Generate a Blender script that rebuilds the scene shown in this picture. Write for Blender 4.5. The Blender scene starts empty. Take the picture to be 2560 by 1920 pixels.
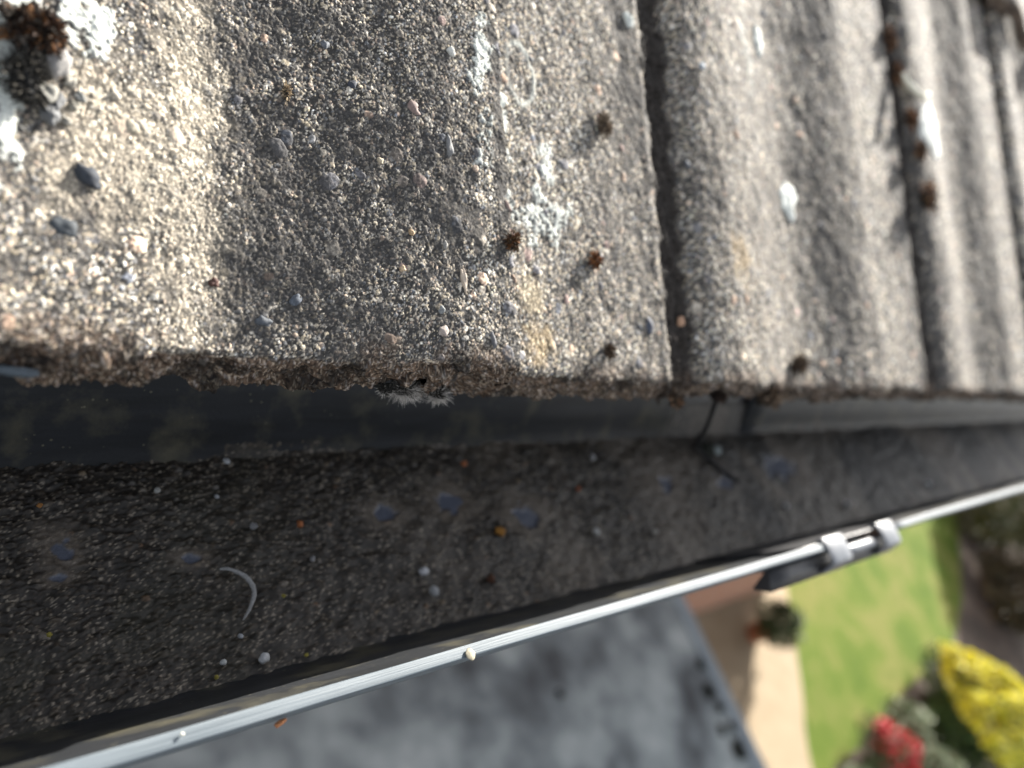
import bpy, math, random
import numpy as np
from mathutils import Vector, Matrix

random.seed(5); RNG = np.random.default_rng(5)
scene = bpy.context.scene
COL = scene.collection
R = math.radians
TH = R(26)                                   # roof pitch
U3 = np.array([0, math.cos(TH), math.sin(TH)])    # up the slope
N3 = np.array([0, -math.sin(TH), math.cos(TH)])   # off the slope

# ------------------------------------------------------------------ camera
cam_d = bpy.data.cameras.new("camera"); cam = bpy.data.objects.new("camera", cam_d); COL.objects.link(cam)
ax = np.array([[0.71407628, -0.0212874, -0.69974417],
               [-0.36840786, 0.83851266, -0.40146253],
               [0.59529044, 0.54446613, 0.59091956]])
mt = Matrix.Identity(4)
for i in range(3):
    for j in range(3): mt[i][j] = -ax[i, j] if False else ax[i, j]
mt[0][3], mt[1][3], mt[2][3] = 0.0, -0.0861, 0.1171
cam.matrix_world = mt
cam_d.sensor_width = 36; cam_d.lens = 27.02
cam_d.clip_start = 0.01; cam_d.clip_end = 400
cam_d.dof.use_dof = True; cam_d.dof.focus_distance = 0.172; cam_d.dof.aperture_fstop = 8.6
scene.camera = cam

# ------------------------------------------------------------------ sky, sun, exposure
SUN = Vector((1.0, 0.52, 0.50)).normalized()
w = bpy.data.worlds.new("World"); scene.world = w; w.use_nodes = True
nt = w.node_tree; bg = nt.nodes["Background"]
sky = nt.nodes.new("ShaderNodeTexSky"); sky.sky_type = 'NISHITA'; sky.sun_disc = False
sky.sun_elevation = math.asin(SUN.z); sky.sun_rotation = math.atan2(SUN.x, SUN.y)
sky.dust_density = 1.5
hs = nt.nodes.new("ShaderNodeHueSaturation"); hs.inputs["Saturation"].default_value = .30   # sky colour desaturated to keep the shade neutral
nt.links.new(sky.outputs[0], hs.inputs["Color"]); nt.links.new(hs.outputs[0], bg.inputs[0]); bg.inputs[1].default_value = 0.085
sd = bpy.data.lights.new("sun", 'SUN'); sd.energy = 5.0; sd.angle = R(0.5); sd.color = (1.0, 0.945, 0.86)
so = bpy.data.objects.new("sun", sd); COL.objects.link(so)
so.rotation_euler = SUN.to_track_quat('Z', 'Y').to_euler(); so.location = (3, 6, 8)
scene.view_settings.view_transform = 'Standard'; scene.view_settings.look = 'None'
scene.view_settings.gamma = 1.0; scene.view_settings.exposure = 1.9
scene.cycles.use_denoising = True
scene.cycles.max_bounces = 6

# ------------------------------------------------------------------ helpers
def tag(o, label=None, cat=None, group=None, kind=None):
    if label: o['label'] = label
    if cat: o['category'] = cat
    if group: o['group'] = group
    if kind: o['kind'] = kind
    return o

def link(name, me, mat=None, parent=None):
    o = bpy.data.objects.new(name, me); COL.objects.link(o)
    if mat and not me.materials: me.materials.append(mat)
    if parent: o.parent = parent
    return o

def empty(name, loc=(0, 0, 0)):
    o = bpy.data.objects.new(name, None); o.empty_display_size = 0.02; COL.objects.link(o); o.location = loc
    return o

def put(o, parent):
    """parent a mesh written in world coordinates under an Empty that has a location"""
    o.parent = parent
    o.matrix_parent_inverse = Matrix.Translation(-Vector(parent.location))
    return o

def mesh_np(name, V, F, color=None, extra=None, smooth=True):
    """V (n,3); F (m,k) quads or triangles"""
    V = np.asarray(V, np.float32); F = np.asarray(F, np.int32); k = F.shape[1]
    me = bpy.data.meshes.new(name)
    me.vertices.add(len(V)); me.vertices.foreach_set("co", V.ravel())
    me.loops.add(F.size); me.loops.foreach_set("vertex_index", F.ravel())
    me.polygons.add(len(F)); me.polygons.foreach_set("loop_start", np.arange(0, F.size, k, dtype=np.int32))
    me.polygons.foreach_set("use_smooth", np.full(len(F), smooth))
    me.update(calc_edges=True)
    if color is not None:
        a = me.color_attributes.new("Col", 'FLOAT_COLOR', 'POINT')
        c = np.ones((len(V), 4), np.float32); c[:, :3] = color
        a.data.foreach_set("color", c.ravel())
    if extra is not None:
        a = me.attributes.new("Gloss", 'FLOAT', 'POINT'); a.data.foreach_set("value", np.asarray(extra, np.float32).ravel())
    return me

def grid_np(name, P, color=None, extra=None):
    nu, nv = P.shape[:2]
    i = np.arange(nu * nv).reshape(nu, nv)
    F = np.stack([i[:-1, :-1], i[1:, :-1], i[1:, 1:], i[:-1, 1:]], -1).reshape(-1, 4)
    return mesh_np(name, P.reshape(-1, 3), F, None if color is None else color.reshape(-1, 3),
                   None if extra is None else extra.ravel())

_lat = {}
def vn(x, y, seed=0):
    """smooth value noise, cell size 1, range 0..1"""
    if seed not in _lat: _lat[seed] = np.random.default_rng(1000 + seed).random((256, 256)).astype(np.float32)
    L = _lat[seed]
    xi = np.floor(x).astype(int); yi = np.floor(y).astype(int)
    fx = x - xi; fy = y - yi; fx = fx * fx * (3 - 2 * fx); fy = fy * fy * (3 - 2 * fy)
    a = L[xi & 255, yi & 255]; b = L[(xi + 1) & 255, yi & 255]; c = L[xi & 255, (yi + 1) & 255]; d = L[(xi + 1) & 255, (yi + 1) & 255]
    return (a * (1 - fx) + b * fx) * (1 - fy) + (c * (1 - fx) + d * fx) * fy

def fbm(x, y, seed=0, o=4):
    t = 0; a = .5; n = 0
    for k in range(o):
        t = t + a * vn(x * 2 ** k + 17.3 * k, y * 2 ** k + 9.1 * k, seed + k); n += a; a *= .5
    return t / n

def sst(a, b, x):
    t = np.clip((x - a) / (b - a), 0, 1); return t * t * (3 - 2 * t)

# ---- grain fields: height (m) and colour of thousands of sand grains and small stones on a wrapped square
def grain_master(n, cell, specs, seed):
    rng = np.random.default_rng(seed)
    H = np.zeros(n * n, np.float32); ID = np.full(n * n, -1, np.int32); cols = []; base = 0
    for cnt, rmin, rmax, prot, pal in specs:
        cx = rng.random(cnt) * n; cy = rng.random(cnt) * n
        r = (rmin + (rmax - rmin) * rng.random(cnt) ** 2.2) / cell
        el = 1 + .55 * rng.random(cnt); an = rng.random(cnt) * math.pi; ca, sa = np.cos(an), np.sin(an)
        hh = (prot * r * cell * (.35 + .75 * rng.random(cnt))).astype(np.float32)
        p = np.array(pal); ci = rng.integers(0, len(p), cnt)
        c = p[ci] * (0.7 + .6 * rng.random((cnt, 1))); cols.append(c)
        ix = np.floor(cx).astype(int); iy = np.floor(cy).astype(int); K = int(math.ceil(rmax / cell * 1.3)) + 1
        for ps in (0, 1):
            for dx in range(-K, K + 1):
                for dy in range(-K, K + 1):
                    ox = ix + dx - cx; oy = iy + dy - cy
                    a = (ox * ca + oy * sa) / (r * el ** .5); b = (-ox * sa + oy * ca) / (r / el ** .5)
                    q = 1 - (np.abs(a) ** 2.4 + np.abs(b) ** 2.4)
                    m = q > 0
                    if not m.any(): continue
                    v = hh[m] * np.sqrt(q[m]).astype(np.float32)
                    idx = ((ix[m] + dx) % n) * n + (iy[m] + dy) % n
                    if ps == 0: np.maximum.at(H, idx, v)
                    else:
                        k = v >= H[idx]; ID[idx[k]] = np.nonzero(m)[0][k] + base
        base += cnt
    cols = np.concatenate(cols).astype(np.float32)
    C = np.where(ID[:, None] >= 0, cols[ID], -1).astype(np.float32)
    return H.reshape(n, n), C.reshape(n, n, 3)

def samp(M, x, y):
    n = M.shape[0]
    xi = np.floor(x).astype(int); yi = np.floor(y).astype(int); fx = (x - xi); fy = (y - yi)
    g = lambda a, b: M[a % n, b % n]
    return g(xi, yi) * (1 - fx) * (1 - fy) + g(xi + 1, yi) * fx * (1 - fy) + g(xi, yi + 1) * (1 - fx) * fy + g(xi + 1, yi + 1) * fx * fy

CELL = 0.00016
SANDPAL = [(.42, .36, .27), (.50, .44, .34), (.34, .31, .26), (.28, .27, .25), (.46, .36, .28), (.20, .20, .20), (.56, .52, .45), (.38, .33, .24), (.13, .14, .155), (.10, .10, .10), (.15, .14, .13), (.62, .57, .48)]
GH, GC = grain_master(1600, CELL, [
    (250000, .00015, .00027, .85, SANDPAL), (36000, .00026, .00050, .60, SANDPAL), (1200, .0005, .0009, .38, SANDPAL),
    (300, .0009, .0021, .40, [(.10, .11, .13), (.30, .26, .22), (.50, .36, .27), (.22, .22, .23), (.42, .38, .32), (.14, .14, .15), (.36, .27, .24)])], 11)
DIRTPAL = [(.060, .053, .044), (.09, .077, .062), (.035, .032, .029), (.125, .105, .083), (.07, .066, .06), (.15, .13, .105)]
SH, SC = grain_master(1200, CELL, [
    (120000, .00016, .00034, 1.35, DIRTPAL + [(.42, .39, .33), (.60, .57, .50)]), (9000, .00040, .00080, 1.0, DIRTPAL),
    (260, .0005, .0010, 1.1, [(.30, .30, .30), (.34, .28, .2), (.42, .40, .37), (.3, .2, .13)])], 12)

# ------------------------------------------------------------------ materials
def mat(name):
    m = bpy.data.materials.new(name); m.use_nodes = True
    return m, m.node_tree, m.node_tree.nodes["Principled BSDF"]

def noise_node(nt, scale, detail=4, rough=.6, coord=None):
    n = nt.nodes.new("ShaderNodeTexNoise"); n.inputs["Scale"].default_value = scale
    n.inputs["Detail"].default_value = detail; n.inputs["Roughness"].default_value = rough
    if coord is None:
        tc = nt.nodes.new("ShaderNodeTexCoord"); coord = tc.outputs["Object"]
    nt.links.new(coord, n.inputs["Vector"]); return n

def ramp(nt, fac, stops):
    r = nt.nodes.new("ShaderNodeValToRGB"); nt.links.new(fac, r.inputs[0])
    e = r.color_ramp.elements
    e[0].position, e[0].color = stops[0][0], (*stops[0][1], 1)
    e[1].position, e[1].color = stops[-1][0], (*stops[-1][1], 1)
    for p, c in stops[1:-1]:
        x = e.new(p); x.color = (*c, 1)
    return r

def bump(nt, b, h, strength, dist):
    n = nt.nodes.new("ShaderNodeBump"); n.inputs["Strength"].default_value = strength; n.inputs["Distance"].default_value = dist
    nt.links.new(h, n.inputs["Height"]); nt.links.new(n.outputs[0], b.inputs["Normal"]); return n

def simple(name, stops, scale, rough=.8, bs=0.3, bd=.001, detail=5, bscale=None, metal=0, spec=None, stretch=None):
    m, nt, b = mat(name)
    co = None
    if stretch:
        tc = nt.nodes.new("ShaderNodeTexCoord"); mp = nt.nodes.new("ShaderNodeMapping"); mp.inputs["Scale"].default_value = stretch
        nt.links.new(tc.outputs["Object"], mp.inputs[0]); co = mp.outputs[0]
    n = noise_node(nt, scale, detail, coord=co); r = ramp(nt, n.outputs[0], stops)
    nt.links.new(r.outputs[0], b.inputs["Base Color"]); b.inputs["Roughness"].default_value = rough
    if spec is not None: b.inputs["Specular IOR Level"].default_value = spec
    if bs:
        n2 = noise_node(nt, bscale or scale * 3, 4, coord=co); bump(nt, b, n2.outputs[0], bs, bd)
    return m

def attr_mat(name, rough=.95, spec=.25, bscale=3500, bd=.00012, bs=.6, var=.25, gloss=False):
    m, nt, b = mat(name)
    a = nt.nodes.new("ShaderNodeAttribute"); a.attribute_name = "Col"
    n = noise_node(nt, bscale * .7, 3)
    mr = nt.nodes.new("ShaderNodeMapRange"); mr.inputs[3].default_value = 1 - var; mr.inputs[4].default_value = 1 + var
    mr.inputs[1].default_value = .3; mr.inputs[2].default_value = .7
    nt.links.new(n.outputs[0], mr.inputs[0])
    mx = nt.nodes.new("ShaderNodeVectorMath"); mx.operation = 'SCALE'
    nt.links.new(a.outputs["Color"], mx.inputs[0]); nt.links.new(mr.outputs[0], mx.inputs["Scale"])
    nt.links.new(mx.outputs[0], b.inputs["Base Color"])
    b.inputs["Roughness"].default_value = rough; b.inputs["Specular IOR Level"].default_value = spec
    if gloss:
        g = nt.nodes.new("ShaderNodeAttribute"); g.attribute_name = "Gloss"
        mm = nt.nodes.new("ShaderNodeMapRange"); mm.inputs[3].default_value = rough; mm.inputs[4].default_value = .28
        nt.links.new(g.outputs["Fac"], mm.inputs[0]); nt.links.new(mm.outputs[0], b.inputs["Roughness"])
    if bs:
        n2 = noise_node(nt, bscale, 3); bump(nt, b, n2.outputs[0], bs, bd)
    return m

M_tile = attr_mat("weathered_concrete")
M_sed = attr_mat("gutter_silt", gloss=True, spec=.55, rough=.62)
M_moss = attr_mat("moss", rough=.9, bs=0, var=.3)
M_stone = attr_mat("stone", rough=.75, bs=.4, bscale=2500, bd=.0001, spec=.3)
M_leaf = attr_mat("leaf", rough=.6, bs=0, bscale=30, var=.15, spec=.3)
M_white = simple("dried_dropping", [(.34, (.30, .30, .27)), (.46, (.52, .55, .52)), (.6, (.66, .68, .64)), (.75, (.52, .48, .36))], 260, .8, .4, .0004)
def plastic(name, c0, c1, dust, rough, dirt_lo=.5, stretch=(6, 60, 60)):
    m, nt, b = mat(name)
    tc = nt.nodes.new("ShaderNodeTexCoord"); mp = nt.nodes.new("ShaderNodeMapping"); mp.inputs["Scale"].default_value = stretch
    nt.links.new(tc.outputs["Object"], mp.inputs[0])
    n = noise_node(nt, 4, 5, coord=mp.outputs[0]); r = ramp(nt, n.outputs[0], [(.35, c0), (.7, c1)])
    n1 = noise_node(nt, 55, 6); r1 = ramp(nt, n1.outputs[0], [(dirt_lo, (0, 0, 0)), (dirt_lo + .22, (1, 1, 1))])
    mx = nt.nodes.new("ShaderNodeMix"); mx.data_type = 'RGBA'
    nt.links.new(r1.outputs[0], mx.inputs[0]); nt.links.new(r.outputs[0], mx.inputs[6]); mx.inputs[7].default_value = (*dust, 1)
    # tiny dust specks
    v = nt.nodes.new("ShaderNodeTexVoronoi"); v.inputs["Scale"].default_value = 420; nt.links.new(tc.outputs["Object"], v.inputs["Vector"])
    rv = ramp(nt, v.outputs["Distance"], [(.10, (1, 1, 1)), (.16, (0, 0, 0))])
    mx2 = nt.nodes.new("ShaderNodeMix"); mx2.data_type = 'RGBA'
    n5 = noise_node(nt, 130, 3); r5 = ramp(nt, n5.outputs[0], [(.52, (0, 0, 0)), (.62, (.7, .7, .7))])
    vm = nt.nodes.new("ShaderNodeMath"); vm.operation = 'MULTIPLY'; nt.links.new(r5.outputs[0], vm.inputs[1])
    nt.links.new(rv.outputs[0], vm.inputs[0]); nt.links.new(vm.outputs[0], mx2.inputs[0])
    nt.links.new(mx.outputs[2], mx2.inputs[6]); mx2.inputs[7].default_value = (dust[0] * 1.8, dust[1] * 1.8, dust[2] * 1.8, 1)
    nt.links.new(mx2.outputs[2], b.inputs["Base Color"])
    b.inputs["Roughness"].default_value = rough; b.inputs["Specular IOR Level"].default_value = .22
    n2 = noise_node(nt, 900, 3); bump(nt, b, n2.outputs[0], .5, .0002)
    return m
M_gut = plastic("grey_gutter_plastic", (.019, .0205, .022), (.030, .032, .036), (.095, .088, .062), .47)
M_rim = simple("weathered_rim_sky_tint", [(.32, (.065, .085, .10)), (.5, (.105, .130, .150)), (.68, (.155, .18, .195))], 22, .62, .5, .00025, stretch=(1.2, 120, 120), bscale=20)  # pale weathered plastic, with blue sky reflection mixed into its base colour
M_black = simple("black_rubber", [(.3, (.012, .012, .014)), (.7, (.03, .03, .033))], 60, .5)
M_clip = simple("pale_grey_clip", [(.3, (.11, .12, .135)), (.7, (.15, .16, .18))], 60, .4, .2, .0002)
M_felt = simple("mossy_roofing_felt", [(.30, (.07, .075, .08)), (.44, (.20, .23, .24)), (.56, (.37, .42, .42)), (.70, (.55, .60, .59))], 3.4, .9, .5, .004, detail=8, bscale=60)
M_trim = simple("felt_edge_trim", [(.3, (.20, .25, .28)), (.7, (.32, .37, .40))], 8, .7)
M_fascia = simple("white_painted_board", [(.3, (.6, .6, .6)), (.7, (.75, .75, .76))], 8, .5, .1)
M_path = simple("pale_paving", [(.3, (.25, .19, .115)), (.7, (.31, .245, .16))], 5, .9, .4, .004, bscale=60)
M_lawn = simple("lawn", [(.30, (.065, .110, .014)), (.47, (.10, .142, .022)), (.62, (.165, .168, .05)), (.72, (.085, .130, .018))], 1.7, .9, .8, .03, detail=8, bscale=60, spec=.08)
M_soil = simple("soil", [(.3, (.03, .022, .016)), (.5, (.075, .052, .038)), (.7, (.17, .13, .10))], 1.6, .95, .8, .03, detail=8, bscale=40)
M_terra = simple("terracotta", [(.3, (.30, .11, .05)), (.7, (.40, .16, .08))], 20, .8)
def brick_mat():
    m, nt, b = mat("brickwork")
    tc = nt.nodes.new("ShaderNodeTexCoord"); mp = nt.nodes.new("ShaderNodeMapping"); mp.inputs["Rotation"].default_value = (R(90), 0, 0)
    nt.links.new(tc.outputs["Object"], mp.inputs[0])
    bt = nt.nodes.new("ShaderNodeTexBrick"); bt.inputs["Scale"].default_value = 1; bt.inputs["Brick Width"].default_value = .225
    bt.inputs["Row Height"].default_value = .075; bt.inputs["Mortar Size"].default_value = .006
    bt.inputs["Color1"].default_value = (.34, .15, .09, 1); bt.inputs["Color2"].default_value = (.42, .21, .13, 1); bt.inputs["Mortar"].default_value = (.35, .32, .28, 1)
    nt.links.new(mp.outputs[0], bt.inputs[0]); nt.links.new(bt.outputs[0], b.inputs["Base Color"]); b.inputs["Roughness"].default_value = .9
    bump(nt, b, bt.outputs[1], -.4, .004)
    return m
M_brick = brick_mat()

# ------------------------------------------------------------------ roof tile profile
QP = np.array([-30, -25, -1, 1.6, 3, 20, 55, 71, 74, 76, 78, 80, 88, 91, 93, 97, 103, 110, 117, 127, 140, 154, 167, 177, 186, 197, 209, 221, 232, 243, 251, 258.])
HP = np.array([1.4, 1.4, -.4, -.4, 1.0, .5, .1, .1, .4, .1, -1.3, -1.9, -2.0, -1.2, .2, 3.0, 4.5, 5.2, 5.4, 5.0, 3.6, 1.2, -.4, -1.2, -.9, .3, 2.2, 4.1, 5.6, 6.3, 6.2, 5.6])
_q = np.arange(-30, 258.01, .25); _h = np.interp(_q, QP, HP)
_k = np.exp(-.5 * (np.arange(-24, 25) * .25 / 1.6) ** 2); _k /= _k.sum()
_hs = np.convolve(np.pad(_h, 24, mode='edge'), _k, mode='valid')
_w = (((_q > 68) & (_q < 100)) | (_q < 10))
_k2 = np.exp(-.5 * (np.arange(-24, 25) * .25 / .45) ** 2); _k2 /= _k2.sum()
_h2 = np.convolve(np.pad(_h, 24, mode='edge'), _k2, mode='valid')
_hs = np.where(_w, _h2, _hs)
def prof(q): return np.interp(q * 1000, _q, _hs) * .001
S1 = 0.139; P = 0.253; PITCH = 0.33

def roof_h(s):
    """profile height at eave position s for whichever tile lies on top there"""
    q = (s - S1) % P
    return prof(q)
def roof_pt(s, u, k=0.0):
    return s * np.array([1., 0, 0]) + u * U3 + (roof_h(s) + k) * N3

# stains, lichen and dark bands along slopes and grooves of the tiles, in (s,u) metres on the roof: (s, u, rs, ru, strength)
FILM = [(.0700, .0220, .009, .014, .9), (.0950, .0480, .008, .012, .7), (.0780, .0600, .008, .014, .8), (.1372, .055, .0030, .05, .8), (.1372, .012, .0022, .008, .5), (.085, .028, .020, .018, .55), (.082, .060, .022, .030, .55), (.108, .045, .018, .03, .35), (.205, .03, .006, .04, .5), (.145, .10, .01, .02, .2), (.078, .022, .016, .020, .75), (.072, .045, .014, .022, .75), (.120, .037, .008, .013, 1.3), (.102, .055, .020, .03, .5), (.092, .004, .02, .008, .35),
        (.088, .085, .03, .03, .5), (.05, .02, .008, .014, .35), (.036, .018, .006, .01, .4), (.19, .055, .010, .03, .5), (.182, .012, .012, .02, .4), (.155, .09, .02, .01, .3),
        (.205, .09, .012, .05, .7), (.25, .07, .03, .02, .4), (.28, .12, .03, .03, .4), (.345, .06, .025, .08, .7), (.36, .15, .03, .08, .6), (.48, .1, .03, .3, 1.0), (.62, .2, .04, .3, .5)]
WHITE = [(.1324, .0812, .0035, .009, 1.2), (.1300, .072, .003, .005, .8), (.1330, .060, .003, .010, .55), (.1300, .050, .003, .006, .6), (.1440, .0680, .0030, .0085, 1.2), (.1455, .057, .003, .004, .8), (.1440, .045, .0025, .004, .8), (.1605, .0586, .0032, .0070, 1.0), (.1565, .050, .004, .004, .9),
         (.1547, .0412, .0070, .0050, .85), (.1655, .0440, .0045, .0050, .95), (.1530, .036, .003, .004, .8), (.161, .038, .004, .003, .7), (.0268, .0436, .0030, .016, 2.2), (.0385, .0585, .0050, .006, 2.2), (.030, .057, .006, .004, 1.5), (.0275, .030, .0016, .004, 1.3), (.2900, .135, .006, .02, .5)]
BLOT = [(.1527, .0058, .006, .006, (.42, .31, .17)), (.1507, .020, .006, .006, (.40, .33, .22)), (.262, .045, .008, .010, (.33, .24, .13)), (.045, .035, .012, .015, (.47, .41, .32)), (.058, .03, .008, .03, (.48, .42, .33)), (.060, .055, .006, .02, (.47, .41, .32))]

def blobs(s, u, L, seed):
    t = 0
    wob = (fbm(s * 300, u * 300, seed, 3) - .5) * 2.2
    for (a, b, ra, rb, k) in L:
        d = np.sqrt(((s - a) / ra) ** 2 + ((u - b) / rb) ** 2) + wob
        t = np.maximum(t, k * (1 - sst(.35, 1.35, d)))
    return t

def tile_mesh(name, i, s, u, coarse=False, u0=0.0, k0=0.0, roll=(0, 0)):
    """one interlocking concrete tile; s: absolute positions along the eave, u: distances up the slope"""
    q0 = S1 + P * (i - 1)
    Rr = .0026; be = R(23); face = .0094
    nface = 14 if coarse else int(face / .00026); narc = 4 if coarse else 12
    rows = []                                        # (u offset, k offset, nu, nk, t)
    rows.append((.02, -.0098, 0, -1, -3.)); rows.append((-.0022, -.0102, -.5, -.8, -2.))
    a1 = R(90) - be
    bu, bk = -Rr * math.sin(a1), -Rr * (1 - math.cos(a1))
    for k in range(nface, 0, -1):
        d = face * k / nface
        rows.append((bu - d * math.sin(be), bk - d * math.cos(be), -math.cos(be), math.sin(be), -1 - d / face * .999 + .0))
    for k in range(narc, 0, -1):
        a = a1 * k / narc
        rows.append((-Rr * math.sin(a), -Rr * (1 - math.cos(a)), -math.sin(a), math.cos(a), -k / narc))
    rows = np.array(rows); 
    uo = np.concatenate([rows[:, 0], u]); ko = np.concatenate([rows[:, 1], 0 * u])
    nu = np.concatenate([rows[:, 2], 0 * u]); nk = np.concatenate([rows[:, 3], 0 * u + 1]); tt = np.concatenate([rows[:, 4], 0 * u + 1])
    ns = len(s)
    S = np.repeat(s[:, None], len(uo), 1); UO = np.repeat(uo[None], ns, 0); KO = np.repeat(ko[None], ns, 0)
    NU = np.repeat(nu[None], ns, 0); NK = np.repeat(nk[None], ns, 0); T = np.repeat(tt[None], ns, 0)
    q = S - q0
    H = prof(q)
    # the lap edge on the right is only half as thick, ragged lower edge everywhere
    lap = sst(.223, .235, q)
    rag = .86 + .50 * (fbm(S * 65, S * 0 + 3.1 * i, 40, 4) - .5) * 2 + .22 * (fbm(S * 420, S * 0, 44, 2) - .5)
    fs = np.where(T < 0, rag * (1 - .52 * lap), 1)
    below = np.clip(-T - 1, 0, 1.2)
    KO = np.where(T < -1, bk + (KO - bk) * fs, KO); UO = np.where((T < -1) & (T > -2), bu + (UO - bu) * (fs * .6 + .4), UO)
    # arc length coordinate for the grain lookup
    A = UO.copy(); A = np.where(T < 0, UO * 1.0 + KO * 1.1, UO)
    X = S / CELL + roll[0]; Yc = (A + u0) / CELL + roll[1]
    g = samp(GH, X, Yc)
    xi = np.floor(X + .5).astype(int) % 1600; yi = np.floor(Yc + .5).astype(int) % 1600
    gn = GC[xi, yi]; has = gn[..., 0] >= 0
    Un = A + u0
    big = (fbm(S * 90, Un * 90, 3, 3) - .5) * .0011 + (fbm(S * 420, Un * 420, 5, 3) - .5) * .00045 + (fbm(S * 1700, Un * 1700, 8, 2) - .5) * .00022
    disp = g * .82 + big
    fa = sst(-.15, -1.05, T)                          # on the broken front face
    crumb = (fbm(S * 230, UO * 230 + KO * 300, 15, 4) - .5) * .0054 + (fbm(S * 1000, (UO + KO) * 1200, 19, 3) - .5) * .0018
    disp = disp * (1 - .35 * fa) + crumb * fa
    fore = sst(.25, .6, fbm(S * 60, Un * 60, 31, 3))
    film = np.clip(sst(.42, .66, fbm(S * 45, Un * 30, 21, 4)) * .50 + sst(.44, .62, fbm(S * 190, Un * 170, 27, 4)) * .42, 0, 1)
    fb = blobs(S, Un, FILM, 60); film = film * (1 - .75 * sst(0, .002, q) * (1 - sst(.058, .07, q)))
    film = np.clip(film * .70 + fb * (.25 + .95 * sst(.3, .65, fbm(S * 260, Un * 260, 28, 3))), 0, .97)
    groove = sst(.0755, .0785, q + (fbm(Un * 120, S * 150, 74, 3) - .5) * .006) * (1 - sst(.0900, .0945, q + (fbm(Un * 150, S * 150, 72, 3) - .5) * .008))
    gn2 = groove * sst(-.05, .15, groove + (fbm(S * 200, Un * 60, 71, 3) - .5) * .6)
    smoothf = sst(1.0, 1.25, fb)
    disp = disp * (1 - .55 * smoothf) + gn2 * ((fbm(S * 330, Un * 260, 73, 4) - .42) * .0042)
    if q.max() > 9:
        e = q > .2799
    mcol = np.array([.040, .038, .035]) * np.ones(S.shape + (3,))
    fine = fbm(S * 1900, Un * 1900, 81, 2)[..., None]
    col = np.where(has[..., None], gn, mcol * (.6 + .8 * fine))
    lum = col.mean(-1, keepdims=True)
    F = film[..., None]
    warm = (.86 + .36 * fbm(S * 70, Un * 70, 33, 3))[..., None]
    col = col * warm * np.array([1.02, 1.0, .985])
    dark = np.array([.040, .038, .037]) * (.5 + 1.1 * fine) + .13 * col
    fine2 = fbm(S * 2600, Un * 2600, 83, 2)[..., None]
    col = np.where(has[..., None], col * (.55 + 1.05 * sst(.25, .75, fine2)) * 1.28, col)
    lowg = (1 - sst(.00002, .00009, g))[..., None] * .55
    col = col * (1 - lowg) + lowg * np.array([.045, .042, .038])
    pit = (sst(.56, .70, fbm(S * 650, Un * 650, 85, 3)) * .75)[..., None]
    col = col * (1 - pit) + pit * np.array([.055, .052, .050])
    col = col * (1 - F) + dark * F
    for (a, b, ra, rb, c) in BLOT:
        d = np.sqrt(((S - a) / ra) ** 2 + ((Un - b) / rb) ** 2) + (fbm(S * 300, Un * 300, 91, 3) - .5) * 1.4
        m = (.55 * (1 - sst(.3, 1.4, d)))[..., None]
        col = col * (1 - m) + m * np.array(c) * (.6 + .8 * lum / .35)
    crev = (sst(-.002, -.0005, q) * (1 - sst(.0004, .0026, q + (fbm(Un * 180, S * 0, 75, 3) - .5) * .0040)))
    G2 = np.maximum(gn2 * .97, crev * .8)[..., None]
    col = col * (1 - G2) + G2 * np.array([.018, .015, .013]) * (.5 + 1.4 * fine + 1.5 * (lum > .45))
    Wm = blobs(S, Un, WHITE, 66)
    crust = sst(.42, .56, .45 * fbm(S * 1100, Un * 1100, 47, 2) + .55 * fbm(S * 3000, Un * 3000, 49, 2) + (Wm - .62) * .34 + (g - .00012) * 700 + .03)
    Wv = (sst(.22, .5, Wm) * np.clip(crust, 0, 1))[..., None]
    ringd = np.sqrt(((S - .1525) / .0058) ** 2 + ((Un - .0835) / .0088) ** 2) + (fbm(S * 400, Un * 400, 96, 2) - .5) * .25
    Wr = (np.exp(-((ringd - 1) / .12) ** 2) * .65 * sst(-.5, .5, (S - .1515) / .006 + .6))[..., None]
    Wv = np.maximum(Wv, Wr)
    col = col * (1 - Wv) + Wv * np.array([.58, .60, .555]) * (.7 + .5 * fine)
    disp = disp + Wv[..., 0] * .00025
    # front face: dark brown crust
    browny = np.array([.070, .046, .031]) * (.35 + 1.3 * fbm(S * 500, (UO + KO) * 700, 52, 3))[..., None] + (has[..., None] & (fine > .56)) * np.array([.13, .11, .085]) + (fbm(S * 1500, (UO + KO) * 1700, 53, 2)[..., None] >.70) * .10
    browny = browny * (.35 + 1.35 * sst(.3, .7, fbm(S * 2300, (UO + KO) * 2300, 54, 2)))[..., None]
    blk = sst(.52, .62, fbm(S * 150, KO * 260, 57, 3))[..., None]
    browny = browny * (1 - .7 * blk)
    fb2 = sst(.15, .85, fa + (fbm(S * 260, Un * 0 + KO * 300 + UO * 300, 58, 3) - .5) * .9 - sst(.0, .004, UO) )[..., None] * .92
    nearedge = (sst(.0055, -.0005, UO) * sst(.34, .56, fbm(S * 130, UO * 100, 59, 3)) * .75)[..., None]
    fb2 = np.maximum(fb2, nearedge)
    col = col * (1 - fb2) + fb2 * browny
    ss = S.copy()
    if True:
        m = q >= .2515
        ss = S + np.where(m, (fbm(Un * 260, Un * 0 + i, 61, 3) - .5) * .0024, 0)
    Pp = ss[..., None] * np.array([1., 0, 0]) + (UO + u0 + NU * disp)[..., None] * U3 + (H + k0 + KO + NK * disp)[..., None] * N3
    # close the right-hand lap edge: two extra columns going down
    e1 = Pp[-1].copy(); e2 = Pp[-1].copy(); 
    wob = (fbm(Un[-1] * 900, Un[-1] * 0, 63, 2) - .5) * .0012
    e1 = e1 + (.0003 + wob * .5)[:, None] * np.array([1., 0, 0]) - .0018 * N3
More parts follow.
